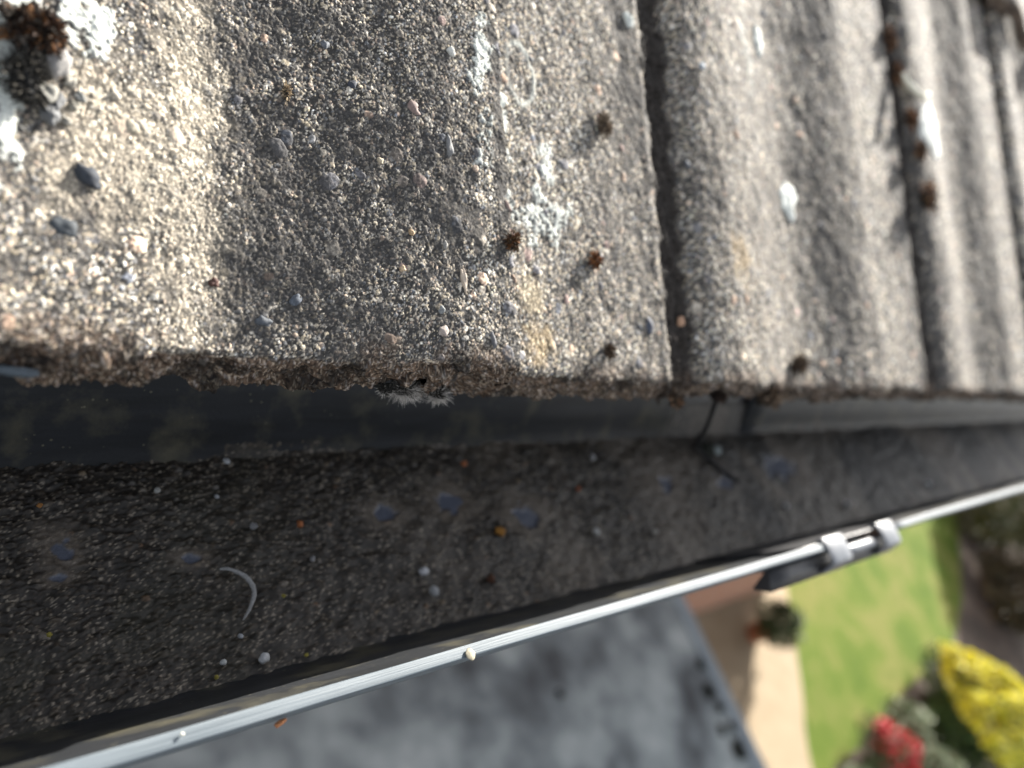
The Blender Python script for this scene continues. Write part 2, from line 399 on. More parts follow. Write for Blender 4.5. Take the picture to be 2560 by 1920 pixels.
    e2 = e2 + (.0002 + wob)[:, None] * np.array([1., 0, 0]) - .0056 * N3
    Pp = np.concatenate([Pp, e1[None], e2[None]], 0)
    cc = np.concatenate([col, col[-1:] * .95, col[-1:] * .8], 0)
    return grid_np(name, Pp, np.clip(cc, 0.008, .85).astype(np.float32))

def seq(a, b, d0, slope=0.0):
    out = [a]
    while out[-1] < b: out.append(out[-1] + d0 + slope * (out[-1] - a))
    out[-1] = b
    return np.array(out)
def cat(*L): return np.unique(np.concatenate(L))

TG = "concrete roof tiles along the eave"
s1 = cat(np.linspace(S1 - P - .025, .018, 70), seq(.018, S1, .0002))
u1 = cat(seq(0, .112, .00022), np.linspace(.112, PITCH + .05, 50))
t1 = link("roof_tile", tile_mesh("roof_tile", 0, s1, u1), M_tile)
tag(t1, "nearest roof tile, coarse sandy concrete in sharp focus at the left, with dark pebbles set in it", "roof tile", TG)
s2 = cat(seq(S1 - .025, S1, .0005), seq(S1, S1 + P, .00030, .0022))
u2 = cat(seq(0, .12, .00034), seq(.12, .22, .0007), np.linspace(.22, PITCH + .05, 30))
t2 = link("roof_tile", tile_mesh("roof_tile", 1, s2, u2, u0=-.0016, roll=(311, 77)), M_tile)
tag(t2, "middle roof tile with white lichen patches, moss pellets and a dark dirt-filled groove", "roof tile", TG)
s3 = seq(S1 + P - .025, S1 + 2 * P, .0009)
t3 = link("roof_tile", tile_mesh("roof_tile", 2, s3, seq(0, PITCH + .05, .001), roll=(640, 900)), M_tile)
tag(t3, "third roof tile from the left, blurred, with a large white bird dropping on its roll", "roof tile", TG)
s4 = seq(S1 + 2 * P - .025, S1 + 3 * P, .002)
t4 = link("roof_tile", tile_mesh("roof_tile", 3, s4, seq(0, PITCH + .05, .002), coarse=True, roll=(100, 500)), M_tile)
tag(t4, "blurred roof tile at the right edge of the picture, last along the eave", "roof tile", TG)
c2 = tile_mesh("roof_tile", 3, s4, seq(0, PITCH + .05, .002), coarse=True, roll=(800, 100))
LBL = {3: "roof tile of the upper row, overlapping the tiles below in the top right corner"}
for i in (4, 5, 6):  # unseen eave tiles added to keep stray sun off the far silt
    o = t4.copy(); COL.objects.link(o); o.location = (P * (i - 3), 0, 0)
    tag(o, ["first", "second", "third"][i - 4] + " roof tile beyond the right edge of the picture, continuing the eave", "roof tile", TG)
for i in (2, 3):
    o = bpy.data.objects.new("roof_tile", c2); COL.objects.link(o); 
    if not c2.materials: c2.materials.append(M_tile)
    o.location = Vector((P * (i - 3), 0, 0)) + Vector(U3 * PITCH) + Vector(N3 * .0155)
    tag(o, LBL[3] if i == 3 else "upper row roof tile just left of the top right corner one", "roof tile", TG)

# ------------------------------------------------------------------ small stones, moss, droppings
def ico(sub=2):
    import bmesh
    bm = bmesh.new(); bmesh.ops.create_icosphere(bm, subdivisions=sub, radius=1)
    V = np.array([v.co[:] for v in bm.verts]); F = np.array([[v.index for v in f.verts] for f in bm.faces]); bm.free()
    return V, F
ICO = ico(3); ICO2 = ico(2)
def stone(name, pos, size, color, rot=0.0, frame='roof', parent=None, lump=.18, seed=None, mat_=None, tiltn=None):
    V, F = ICO; V = V.copy(); seed = random.randint(0, 9999) if seed is None else seed
    d = (vn(V[:, 0] * 1.6 + seed, V[:, 1] * 1.6 + V[:, 2] * 1.1, 2) - .5) * 2 * lump + (vn(V[:, 2] * 3 + seed, V[:, 1] * 3 - V[:, 0] * 2, 6) - .5) * lump
    V = V * (1 + d)[:, None] * np.array(size)
    c, s = math.cos(rot), math.sin(rot)
    V = np.stack([V[:, 0] * c - V[:, 1] * s, V[:, 0] * s + V[:, 1] * c, V[:, 2]], 1)
    if frame == 'roof': V = V[:, :1] * np.array([[1., 0, 0]]) + V[:, 1:2] * U3 + V[:, 2:3] * N3
    colv = np.array(color) * (.8 + .4 * vn(V[:, 0] * 2500 + seed, V[:, 1] * 2500, 4))[:, None]
    me = mesh_np(name, V, F, colv)
    o = link(name, me, mat_ or M_stone); o.location = Vector(pos)
    if parent: o.parent = parent
    return o
def on_roof(s, u, k=0.): return Vector(roof_pt(s, u, k))

# aggregate stones set in the concrete: parts of their tile
AGG = [(.0400, .0286, (.0032, .0019, .0016), (.045, .052, .065), -.7, t1), (.0364, .0185, (.0026, .0020, .0010), (.07, .08, .09), -.9, t1),
       (.0950, .0620, (.0016, .0013, .0010), (.05, .055, .075), .3, t1), (.1105, .0597, (.0022, .0016, .0011), (.28, .21, .19), -.4, t1),
       (.1199, .0522, (.0012, .0033, .0010), (.22, .22, .22), .12, t1), (.1224, .0776, (.0015, .0012, .0011), (.62, .62, .58), 0, t1),
       (.1217, .0189, (.0009, .0034, .0009), (.60, .50, .40), .12, t1), (.1299, .0044, (.0010, .0026, .0012), (.15, .15, .16), .1, t1),
       (.1149, .0057, (.0016, .0017, .0013), (.42, .36, .32), 0, t1), (.0800, .0110, (.0020, .0013, .0008), (.10, .115, .14), .5, t1),
       (.0730, .0060, (.0022, .0014, .0008), (.09, .10, .115), -.2, t1), (.1080, .0290, (.0009, .0009, .0008), (.50, .36, .22), 0, t1),
       (.1010, .0450, (.0010, .0009, .0008), (.52, .45, .34), 0, t1), (.1050, .0200, (.0010, .0009, .0009), (.55, .42, .28), 0, t1),
       (.1170, .0270, (.0009, .0012, .0007), (.3, .29, .27), 0, t1), (.1150, .0110, (.0014, .0011, .0008), (.24, .25, .25), .6, t1),
       (.0450, .0450, (.0012, .0011, .0009), (.55, .50, .42), 0, t1), (.0480, .0400, (.0020, .0016, .0010), (.40, .36, .28), .4, t1),
       (.0630, .0130, (.0011, .0011, .0008), (.10, .05, .04), 0, t1), (.0890, .0700, (.0013, .0012, .0008), (.15, .16, .18), 0, t1),
       (.2060, .0150, (.0022, .0030, .0010), (.07, .08, .11), .2, t2), (.1590, .0440, (.0012, .0015, .0009), (.11, .11, .13), 0, t2),
       (.2470, .1150, (.0022, .0020, .0012), (.42, .47, .52), 0, t2), (.2350, .075, (.0020, .0018, .0010), (.12, .13, .15), 0, t2), (.2700, .100, (.0016, .0016, .0010), (.5, .5, .5), 0, t2)]
for (s, u, sz, c, r, par) in AGG:
    o = stone("aggregate_stone", on_roof(s, u, -.0001), tuple(.85 * q_ for q_ in sz), tuple(.8 * q_ for q_ in c), r, 'roof', par, lump=.32)

def blade_mesh(name, n, center, rad, blade, width, cols, frame='roof', outward=.7, droop=(0, 0, -.2), core=(.03, .025, .02), curly=0.0, seg=1):
    """cushion of tiny leaves: core lump + n tapered blades"""
    rng = np.random.default_rng(random.randint(0, 99999))
    V, F = ICO2; d = 1 + (vn(V[:, 0] * 2 + 5, V[:, 1] * 2 + V[:, 2], 9) - .5) * .7
    cv = V * d[:, None] * np.array(rad) * .72
    allV = [cv]; allF = [F]; allC = [np.tile(np.array(core), (len(cv), 1)) * (.6 + .8 * rng.random((len(cv), 1)))]
    dirs = rng.normal(size=(n, 3)); dirs[:, 2] = np.abs(dirs[:, 2]) * .9 + .02 if outward else dirs[:, 2]
    dirs /= np.linalg.norm(dirs, axis=1)[:, None]
    sh = rng.random() * 60; lobes = (.55 + .95 * vn(dirs[:, 0] * 2.1 + sh, dirs[:, 1] * 2.1 + dirs[:, 2], 13))[:, None]
    root = dirs * np.array(rad) * (.40 + .55 * rng.random((n, 1))) * lobes
    bd = dirs * outward + rng.normal(size=(n, 3)) * (1 - outward) + np.array(droop); bd /= np.linalg.norm(bd, axis=1)[:, None]
    side = np.cross(bd, rng.normal(size=(n, 3))); side /= np.linalg.norm(side, axis=1)[:, None]
    up = np.cross(side, bd)
    L = blade * (.5 + .8 * rng.random((n, 1))); W = width * (.6 + .7 * rng.random((n, 1)))
    mid = root + bd * L * .5 + up * L * (.12 + curly * (rng.random((n, 1)) - .3))
    tip = root + bd * L + up * L * curly * (rng.random((n, 1)) - .5) * 2
    vv = np.stack([root - side * W * .5, root + side * W * .5, mid + side * W * .5, mid - side * W * .5, tip], 1).reshape(-1, 3)
    b0 = np.arange(n)[:, None] * 5
    f = np.concatenate([b0 + np.array([[0, 1, 2]]), b0 + np.array([[0, 2, 3]]), b0 + np.array([[3, 2, 4]])], 0)
    pc = np.array(cols)[rng.integers(0, len(cols), n)] * (.6 + .8 * rng.random((n, 1)))
    allV.append(vv); allF.append(f + len(cv)); allC.append(np.repeat(pc, 5, 0))
    V = np.concatenate(allV); F = np.concatenate(allF); C = np.concatenate(allC)
    if frame == 'roof': V = V[:, :1] * np.array([[1., 0, 0]]) + V[:, 1:2] * U3 + V[:, 2:3] * N3
    return mesh_np(name, V, F, C, smooth=False)

BROWN = [(.10, .045, .020), (.06, .035, .022), (.20, .085, .030), (.035, .025, .02), (.14, .10, .06)]
DARKB = [(.05, .035, .025), (.03, .024, .02), (.09, .06, .04), (.16, .11, .07)]
def moss(pos, rad, n, blade, label, cols=BROWN, width=None, group="moss pellets lying on the roof tiles", name="moss_pellet", **kw):
    me = blade_mesh(name, n, None, rad, blade, width or blade * .28, cols, **kw)
    o = link(name, me, M_moss); o.location = Vector(pos)
    return tag(o, label, "moss", group)
moss(on_roof(.1888, .078, .0012), (.0024, .0042, .0018), 420, .0015, "brown spiky elongated moss pellet, the upper and largest one left of the dark groove", cols=[(.16, .12, .085), (.08, .055, .04), (.24, .19, .14)])
moss(on_roof(.1378, .0305, .0012), (.0019, .0024, .0016), 340, .0014, "rusty brown moss pellet sitting on the step between the first two tiles")
moss(on_roof(.1412, .0385, .001), (.0009, .0038, .0014), 200, .0012, "dark moss strip wedged in the crevice beneath the step edge", cols=DARKB)
moss(on_roof(.1791, .0329, .001), (.0019, .0022, .0014), 260, .0016, "small orange brown moss pellet with a fibre, in the middle of the second tile", cols=[(.30, .12, .04), (.10, .04, .02), (.05, .03, .02)])
moss(on_roof(.1820, .0051, .001), (.0021, .0022, .0014), 260, .0014, "dark brown moss pellet just above the tile edge", cols=DARKB)
moss(on_roof(.0795, .0563, .0004), (.0008, .0024, .0007), 160, .0008, "tan crumbly moss fragment on the dark upper part of the nearest tile", cols=[(.30, .22, .13), (.12, .09, .06), (.40, .32, .22)])
moss(on_roof(.0318, .0508, .0020), (.0050, .0036, .0030), 1500, .0018, "large rusty brown moss clump in the top left corner", cols=[(.06, .032, .020), (.03, .018, .013), (.16, .075, .03), (.10, .085, .07), (.02, .015, .012)], width=.0006)
moss(on_roof(.0300, .0420, .0015), (.0032, .0055, .0022), 600, .0014, "blackish moss cushion below the rusty clump at the left edge", cols=[(.03, .028, .025), (.06, .055, .045), (.012, .012, .012)], core=(.02, .02, .02))
for (s, u, r, c, lb) in [(.0331, .0415, .0016, (.36, .35, .31), "pale lichen knob with dark centre on the left moss cushion"),
                         (.0352, .0478, .0021, (.46, .44, .42), "whitish lichen-coated flake beside the rusty moss clump"),
                         (.0372, .0445, .0010, (.40, .38, .33), "small pale lichen knob right of the moss cushion"),
                         (.0390, .0425, .0008, (.45, .45, .42), "tiny white lichen knob furthest right of the moss cushion"),
                         (.0378, .0405, .0009, (.38, .36, .30), "cream lichen knob below right of the moss cushion"),
                         (.0368, .0375, .0008, (.42, .40, .35), "tiny cream lichen knob lowest of all under the moss cushion"),
                         (.0350, .0400, .0013, (.16, .165, .17), "dark grey lichen lump in the middle of the knobs"),
                         (.0335, .0378, .0015, (.20, .205, .21), "grey lichen lump on the lower part of the left moss cushion")]:
    o = stone("lichen_knob", on_roof(s, u, .0010 if s < .036 else .0004), (r * .85, r * 1.1, r * .55), tuple(.62 * q_ for q_ in c), random.random() * 3, lump=.8)
    tag(o, lb, "lichen", "lichen knobs around the moss in the top left corner")
tag(stone("slate_chip", (.0295, -.0040, -.0042), (.0042, .0009, .0010), (.06, .075, .09), -.06, 'world', lump=.25), "thin bluish grey slate chip stuck in the tile edge at far left", "stone")
tag(stone("pebble", on_roof(.2262, .0181, .001), (.0016, .0017, .0014), (.42, .26, .17)), "small orange brown pebble in the dark groove near the tile edge", "pebble")

# grey-haired moss tufts hanging from the tile edge
def tuft(pos, r, n, hl, label):
    root = empty("moss_tuft", pos)
    tag(root, label, "moss", "grey moss tufts hanging from the tile edge")
    me = blade_mesh("cushion", 1600, None, (r * 1.5, r * .8, r * .75), .0006, .00014, [(.03, .03, .028), (.06, .055, .045), (.015, .015, .015)], frame='world', outward=.6, core=(.012, .012, .011))
    o = link("cushion", me, M_moss, root)
    rng = np.random.default_rng(n)
    d = rng.normal(size=(n, 3)); d = d * np.array([1., .6, .7]) + np.array([.15, -.65, -.30]); d /= np.linalg.norm(d, axis=1)[:, None]
    rt = d * np.array([r * 1.1, r * .8, r * .7]) * (.55 + .45 * rng.random((n, 1)))
    L = hl * (.2 + .9 * rng.random((n, 1)) ** 1.5) * (.35 + 1.1 * vn(rt[:, 0] * 1400 + 3, rt[:, 2] * 1400, 14))[:, None]; bend = rng.normal(size=(n, 3)) * .35
    sd_ = np.cross(d, rng.normal(size=(n, 3))); sd_ /= np.linalg.norm(sd_, axis=1)[:, None]; W = .000035
    p1 = rt + d * L * .5; p2 = rt + d * L + bend * L * .35
    vv = np.stack([rt - sd_ * W, rt + sd_ * W, p1 + sd_ * W * .8, p1 - sd_ * W * .8, p2 + sd_ * W * .3, p2 - sd_ * W * .3], 1).reshape(-1, 3)
    b = np.arange(n)[:, None] * 6
    F = np.concatenate([b + np.array([[0, 1, 2, 3]]), b + np.array([[3, 2, 4, 5]])], 0)
    c = np.repeat(np.array([[.50, .47, .43]]) * (.6 + .7 * rng.random((n, 1))), 6, 0)
    link("hair", mesh_np("hair", vv, F, c, smooth=False), M_moss, root)
tuft((.1100, -.0040, -.0072), .0030, 1500, .0030, "larger grey hairy moss tuft hanging from the first tile edge")
tuft((.1203, -.0048, -.0080), .0022, 900, .0026, "smaller grey hairy moss tuft hanging right of the larger one")
tuft((.1045, -.0040, -.0074), .0018, 260, .0018, "sparse dark moss tuft hanging left of the larger one")
moss((.2240, -.0062, -.0085), (.0026, .0022, .0028), 300, .0018, "dark moss lump dangling from the tile edge below the groove", cols=DARKB + [(.25, .13, .07)], frame='world', group="moss lumps hanging from the tile edge", name="moss_lump", outward=.6)
moss((.2860, -.0050, -.0060), (.0058, .0048, .0062), 700, .0024, "big brown moss lump hanging over the gutter from the second tile", cols=DARKB + [(.20, .15, .11)], frame='world', group="moss lumps hanging from the tile edge", name="moss_lump", outward=.6)
moss(on_roof(.3080, .0060, .0015), (.0062, .0030, .0024), 420, .0022, "dark moss strip behind the pale pebble at the second tile edge", cols=DARKB, group="moss lumps hanging from the tile edge", name="moss_lump")
moss((.2480, -.0050, -.0055), (.0052, .0030, .0028), 420, .0020, "blackish moss patch in the tile edge right of the groove", cols=[(.02, .014, .012), (.05, .03, .02)], frame='world', group="moss lumps hanging from the tile edge", name="moss_lump", outward=.6, core=(.008, .006, .005))
tag(stone("pebble", on_roof(.3154, .0102, .0028), (.0022, .0020, .0018), (.62, .55, .44)), "pale cream pebble perched on moss at the second tile edge", "pebble")
for (s, u, r, lb) in [(.4731, .2078, .007, "brown moss pellet highest in the shaded groove of the third tile"), (.4790, .188, .006, "brown moss pellet just above the curled white feather"),
                      (.4904, .1123, .009, "dark moss lump bulging from the shaded groove by the third tile"), (.4890, .140, .005, "small brown moss pellet in the shaded groove above the dark lump"),
                      (.4860, .160, .005, "reddish moss crumb in the groove between feather and dark lump")]:
    moss(on_roof(s, u, .003), (r * .7, r, r * .6), 260, .003, lb, cols=[(.16, .08, .045), (.05, .04, .035), (.26, .14, .07)], group="moss pellets in the shaded groove")
# curled feather/root
def tube(name, pts, rad, mat_, parent=None, color=(.4, .4, .4), res=6, taper=True, sub=5):
    pts = np.array(pts, float); m = []
    for i in range(len(pts) - 1):
        p0 = pts[max(i - 1, 0)]; p1 = pts[i]; p2 = pts[i + 1]; p3 = pts[min(i + 2, len(pts) - 1)]
        for k in range(sub):
            t = k / sub; m.append(.5 * ((2 * p1) + (-p0 + p2) * t + (2 * p0 - 5 * p1 + 4 * p2 - p3) * t * t + (-p0 + 3 * p1 - 3 * p2 + p3) * t ** 3))
    m.append(pts[-1]); m = np.array(m); n = len(m)
    tg = np.gradient(m, axis=0); tg /= np.linalg.norm(tg, axis=1)[:, None]
    a = np.cross(tg, [.3, .2, 1.]); a /= np.linalg.norm(a, axis=1)[:, None]; b = np.cross(tg, a)
    th = np.linspace(0, 2 * math.pi, res, endpoint=False)
    rr = rad * (np.sin(np.linspace(.25, math.pi - .12, n)) ** .6 if taper else np.ones(n))
    rr = rr * (.85 + .3 * RNG.random(n))
    V = m[:, None] + rr[:, None, None] * (np.cos(th)[None, :, None] * a[:, None] + np.sin(th)[None, :, None] * b[:, None])
    V = V.reshape(-1, 3); F = []
    for i in range(n - 1):
        for j in range(res):
            F.append((i * res + j, i * res + (j + 1) % res, (i + 1) * res + (j + 1) % res, (i + 1) * res + j))
    o0 = pts[0]; o = link(name, mesh_np(name, V - o0, F, np.tile(color, (len(V), 1))), mat_, None); o.location = Vector(o0)
    if parent: put(o, parent)
    return o
tag(tube("feather", [on_roof(.4800, .187, .006), on_roof(.4815, .178, .009), on_roof(.4880, .172, .009), on_roof(.4970, .176, .008)], .0022, M_stone, color=(.72, .70, .58)),
    "curled whitish feather lying in the shaded groove at upper right", "feather")
tag(tube("root_fibre", [(.2506, -.0060, -.0085), (.2800, -.0030, -.032), (.3013, .0003, -.050), (.3250, .0040, -.066), (.3401, -.0048, -.0700), (.352, -.014, -.0700)], .0011, M_stone, color=(.012, .012, .013), taper=False),
    "black stringy root hanging from the tile edge down to the gutter silt", "root")
tag(stone("silt_lump", (.3397, .0044, -.0695), (.0045, .0040, .003), (.02, .022, .016), 0, 'world'), "black silt lump at the foot of the hanging root", "silt lump")
tag(stone("pebble", (.3440, .0030, -.0675), (.0024, .0024, .0018), (.34, .38, .37), 0, 'world'), "grey pebble beside the black lump at the root foot", "pebble")

# droppings: thin domed crusts following the tile surface
def splat(s, u, rs, ru, label, h=.0008, skew=0.):
    nr, na = 14, 56
    V = [roof_pt(s, u, h + .0006)]
    a = np.linspace(0, 2 * math.pi, na, endpoint=False); sd_ = random.random() * 50
    for i in range(1, nr + 1):
        f = i / nr; rr = f * (.62 + .55 * vn(np.cos(a) * 2.2 + sd_, np.sin(a) * 2.2, 3) + .38 * (vn(np.cos(a) * 7 + sd_, np.sin(a) * 7, 4) - .3))
        for x, y in zip(np.cos(a) * rr * rs, np.sin(a) * rr * ru):
            k = .0006 + h * (1 - f * f) + .0003 * (random.random() - .5) - (.0012 if i == nr else 0)
            V.append(roof_pt(s + x + skew * y, u + y, k))
    F = []
    for j in range(na): F.append((0, 1 + j, 1 + (j + 1) % na, 1 + (j + 1) % na))
    T = [(0, 1 + j, 1 + (j + 1) % na) for j in range(na)]
    for i in range(nr - 1):
        for j in range(na):
            a0 = 1 + i * na + j; a1_ = 1 + i * na + (j + 1) % na
            T += [(a0, a0 + na, a1_ + na), (a0, a1_ + na, a1_)]
    V = np.array(V); o0 = V[0].copy()
    o = link("bird_dropping", mesh_np("bird_dropping", V - o0, T), M_white); o.location = Vector(o0)
    tag(o, label, "bird dropping", "white bird droppings on the tiles")
splat(.3190, .0795, .0080, .0080, "white bird dropping of medium size on the second tile right of the groove")
splat(.5180, .162, .0230, .019, "largest white bird dropping, elongated, on the third tile roll", h=.0015)
splat(.3050, .1480, .0045, .0075, "small faint white dropping near the top of the second tile")
splat(.2094, .1208, .0028, .0030, "small white blotch beside the dark groove at the top")

# ------------------------------------------------------------------ gutter
def catmull(pts, sub=6):
    pts = np.array(pts, float); out = []
    for i in range(len(pts) - 1):
        p0 = pts[max(i - 1, 0)]; p1 = pts[i]; p2 = pts[i + 1]; p3 = pts[min(i + 2, len(pts) - 1)]
        for k in range(sub):
            t = k / sub; out.append(.5 * ((2 * p1) + (-p0 + p2) * t + (2 * p0 - 5 * p1 + 4 * p2 - p3) * t * t + (-p0 + 3 * p1 - 3 * p2 + p3) * t ** 3))
    out.append(pts[-1]); return np.array(out)
INNER = catmull([(-.0616, -.0302), (-.0596, -.0360), (-.0570, -.0440), (-.0538, -.0540), (-.0503, -.0640), (-.0465, -.0718), (-.0380, -.0805), (-.0230, -.0850), (-.0080, -.0850), (.0060, -.0805), (.0160, -.0722), (.0220, -.0625), (.0275, -.0540), (.0335, -.0455), (.0375, -.0340), (.0385, -.0240)])
def offs(L, d):
    t = np.gradient(L, axis=0); t /= np.linalg.norm(t, axis=1)[:, None]
    return L + d * np.stack([t[:, 1], -t[:, 0]], 1)
OUTER = offs(INNER, -.0022)
if OUTER[0, 0] > INNER[0, 0]: OUTER = offs(INNER, .0022)
def sweep(name, loop, xs, mat_, parent, closed=True, jit=0.0, bow=0.0):
    loop = np.array(loop); n = len(loop); V = []
    for x in xs:
        V.append(np.concatenate([np.full((n, 1), x), loop], 1))
    V = np.array(V); 
    if jit: V[..., 2] += ((vn(V[..., 0] * 60, V[..., 0] * 0 + 3, 7) - .5) * jit); V[..., 1] += ((vn(V[..., 0] * 22, V[..., 0] * 0 + 9, 8) - .5) * jit)
    i = np.arange(len(xs) * n).reshape(len(xs), n); j = np.roll(i, -1, 1) if closed else None
    if closed: F = np.stack([i[:-1], i[1:], j[1:], j[:-1]], -1).reshape(-1, 4)
    else: F = np.stack([i[:-1, :-1], i[1:, :-1], i[1:, 1:], i[:-1, 1:]], -1).reshape(-1, 4)
    me = mesh_np(name, V.reshape(-1, 3), F)
    if closed:                                     # end caps
        import bmesh
        bm = bmesh.new(); bm.from_mesh(me); bm.verts.ensure_lookup_table()
        for r0 in (0, (len(xs) - 1) * n):
            try: bm.faces.new([bm.verts[r0 + k] for k in range(n)])
            except Exception: pass
        bmesh.ops.recalc_face_normals(bm, faces=bm.faces); bm.to_mesh(me); bm.free()
    o = link(name, me, mat_); 
    return put(o, parent) if parent else o
gutter_loop = np.concatenate([INNER, OUTER[::-1]])
# rim: rounded bead on top of the front wall
RIM = [(-.0612, -.0303), (-.0612, -.0292), (-.0613, -.02885), (-.0615, -.0288), (-.0637, -.0288), (-.0640, -.02885), (-.0641, -.0291), (-.0641, -.0299), (-.0638, -.0345), (-.0638, -.0360), (-.0632, -.0360), (-.0629, -.0335), (-.0624, -.0318)]
def gutter(x0, x1, label, step):
    root = empty("gutter", ((x0 + x1) / 2 if x1 < 1 else .6, -.01, -.086)); tag(root, label, "gutter", "lengths of grey plastic gutter")
    xs = cat(np.arange(x0, min(x1, 1.2), step), [x1]) if x1 < 1.3 else cat(np.arange(x0, 1.2, step), np.linspace(1.2, x1, 12))
    sweep("channel", gutter_loop, xs, M_gut, root, jit=.0004)
    sweep("rim", RIM, xs, M_rim, root, jit=.0004)
    return root
g1 = gutter(-.6, .3150, "near length of grey plastic gutter with scratched pale rim", .006)
g2 = gutter(.3850, 8.62, "far blurred length of grey plastic gutter beyond the clips", .02)
# union bracket with two clips
un = empty("gutter_union", (.35, -.068, -.05)); tag(un, "black gutter union bracket with two pale clips hooked over the rim", "gutter bracket")
UI = offs(INNER, .0030 if OUTER[0, 0] < -.0593 else -.0030); 
sg = 1 if offs(INNER, .003)[0, 0] < INNER[0, 0] else -1
UO1 = offs(INNER, sg * .0030)[2:-3]; UO2 = offs(INNER, sg * .0044)[2:-3]
UO1[:, 1] -= .0; UO2[0] = (UO1[0, 0] - .0080, -.0365); UO2[1] = (UO2[1, 0] - .003, -.0430)
sweep("bracket_body", np.concatenate([UO1, UO2[::-1]]), np.linspace(.270, .392, 8), M_black, un)
NS = 30; inner_seal = offs(INNER, -sg * .0009)[0:NS]
sweep("rubber_seal", np.concatenate([inner_seal, offs(INNER, sg * .0004)[0:NS][::-1]]), np.linspace(.2850, .3900, 6), M_black, un)
sweep("front_bar", [(-.0645, -.0330), (-.0642, -.0312), (-.0660, -.0306), (-.0682, -.0312), (-.0684, -.0335), (-.0650, -.0340)], np.linspace(.330, .374, 4), M_clip, un)
def clip(x0, x1):
    prof_ = [(-.0595, -.0360), (-.0592, -.0288), (-.0594, -.0279), (-.0640, -.0275), (-.0692, -.0281), (-.0708, -.0292), (-.0722, -.0360), (-.0712, -.0364), (-.0698, -.0300), (-.0686, -.0292), (-.0622, -.0286), (-.0604, -.0292), (-.0606, -.0360)]
    o = sweep("clip", prof_, np.linspace(x0, x1, 4), M_clip, un)
    bv = o.modifiers.new("bevel", 'BEVEL'); bv.width = .0003; bv.segments = 2; bv.limit_method = 'ANGLE'
clip(.3125, .3310); clip(.3700, .3880)

# silt in the gutter: one fine height field
BARE = [(.1699, -.0068, .0062, .0046), (.2009, -.0162, .0064, .0050), (.1418, -.0082, .0050, .0030), (.0507, -.0075, .0028, .0034), (.0798, -.0141, .0032, .0015), (.0500, -.0145, .0024, .0012), (.2950, -.0095, .0060, .0050), (.345, -.012, .008, .006), (.405, -.008, .02, .008)]
xs = seq(-.02, 2.2, .0003, .0030); ys = np.arange(-.0530, .0260, .00031)
X, Y = np.meshgrid(xs, ys, indexing='ij')
g = samp(SH, X / CELL + 50, Y / CELL + 600)
gc = SC[np.floor(X / CELL + 50.5).astype(int) % 1200, np.floor(Y / CELL + 600.5).astype(int) % 1200]
fine = fbm(X * 1700, Y * 1700, 201, 2)
bare = 0; halo = 0
for (a, b, ra, rb) in BARE:
    d = np.sqrt(((X - a) / ra) ** 2 + ((Y - b) / rb) ** 2) + (fbm(X * 300, Y * 300, 210, 3) - .5) * 1.7 + .12
    bare = np.maximum(bare, 1 - sst(.78, 1.0, d)); halo = np.maximum(halo, (1 - sst(1.1, 2.9, d)))
crumbs = sst(.35, .75, fbm(X * 300, Y * 300, 205, 3))
amp = (.80 + .7 * sst(.3, .7, fbm(X * 38, Y * 38, 207, 3)) + .35 * sst(.10, .03, X)) * (1 - .5 * halo)
Z = -.0722 + (fbm(X * 45, Y * 45, 220, 4) - .5) * .0030 + (fbm(X * 260, Y * 260, 222, 3) - .5) * .0022 * (1 - halo * .6) + g * amp
Z = Z - sst(.002, .020, Y) * .0016 + sst(-.036, -.048, Y) * .0005
wz = np.interp(Y, INNER[40:, 0], INNER[40:, 1]) if False else np.interp(Y, [.0060, .0160, .0220, .0275], [-.0805, -.0722, -.0625, -.0540])
film_z = wz + (fbm(X * 70, Y * 70, 240, 4) - .5) * .0013 - .0003 - np.maximum(0, Y - .0155) * .32 + g * .5
Z = np.where(Y > .010, np.maximum(Z, film_z), Z)
Z = Z * (1 - bare) + bare * (-.0729)
has = gc[..., 0] >= 0
base = np.array([.050, .044, .037])
col = np.where(has[..., None], gc, base * (.5 + fine[..., None]))
light = sst(.48, .66, fbm(X * 32 + 3, Y * 50, 230, 4)) * sst(.10, .2, X)
light = np.clip(light * .75 + halo * 1.0 + .35 * sst(.38, .5, X), 0, 1)[..., None]
col = col * (1 - .62 * light) + .62 * light * np.array([.36, .325, .285]) * (.6 + .8 * fine[..., None])
streak = sst(.52, .62, fbm(X * 28, Y * 14 + X * 20, 233, 3)) * sst(.30, .40, X)
col = col * (1 - .8 * streak[..., None])
grn = (sst(.5, .7, fbm(X * 60, Y * 60, 236, 3)) * .35 * sst(.14, .05, X))[..., None]
col = col * (1 - grn) + grn * np.array([.06, .065, .035])
b3 = bare[..., None]; col = col * np.array([.37, .335, .30]) * (1 - b3) + b3 * np.array([.085, .095, .125])  # bare plastic spots; the sky they reflect is put into this blue-grey
sed = link("gutter_silt", grid_np("gutter_silt", np.stack([X, Y, Z], -1), np.clip(col, .006, .7).astype(np.float32), bare.astype(np.float32)), M_sed)
tag(sed, "dark brown granular silt and moss dust lying along the gutter bottom", "silt", kind="stuff")

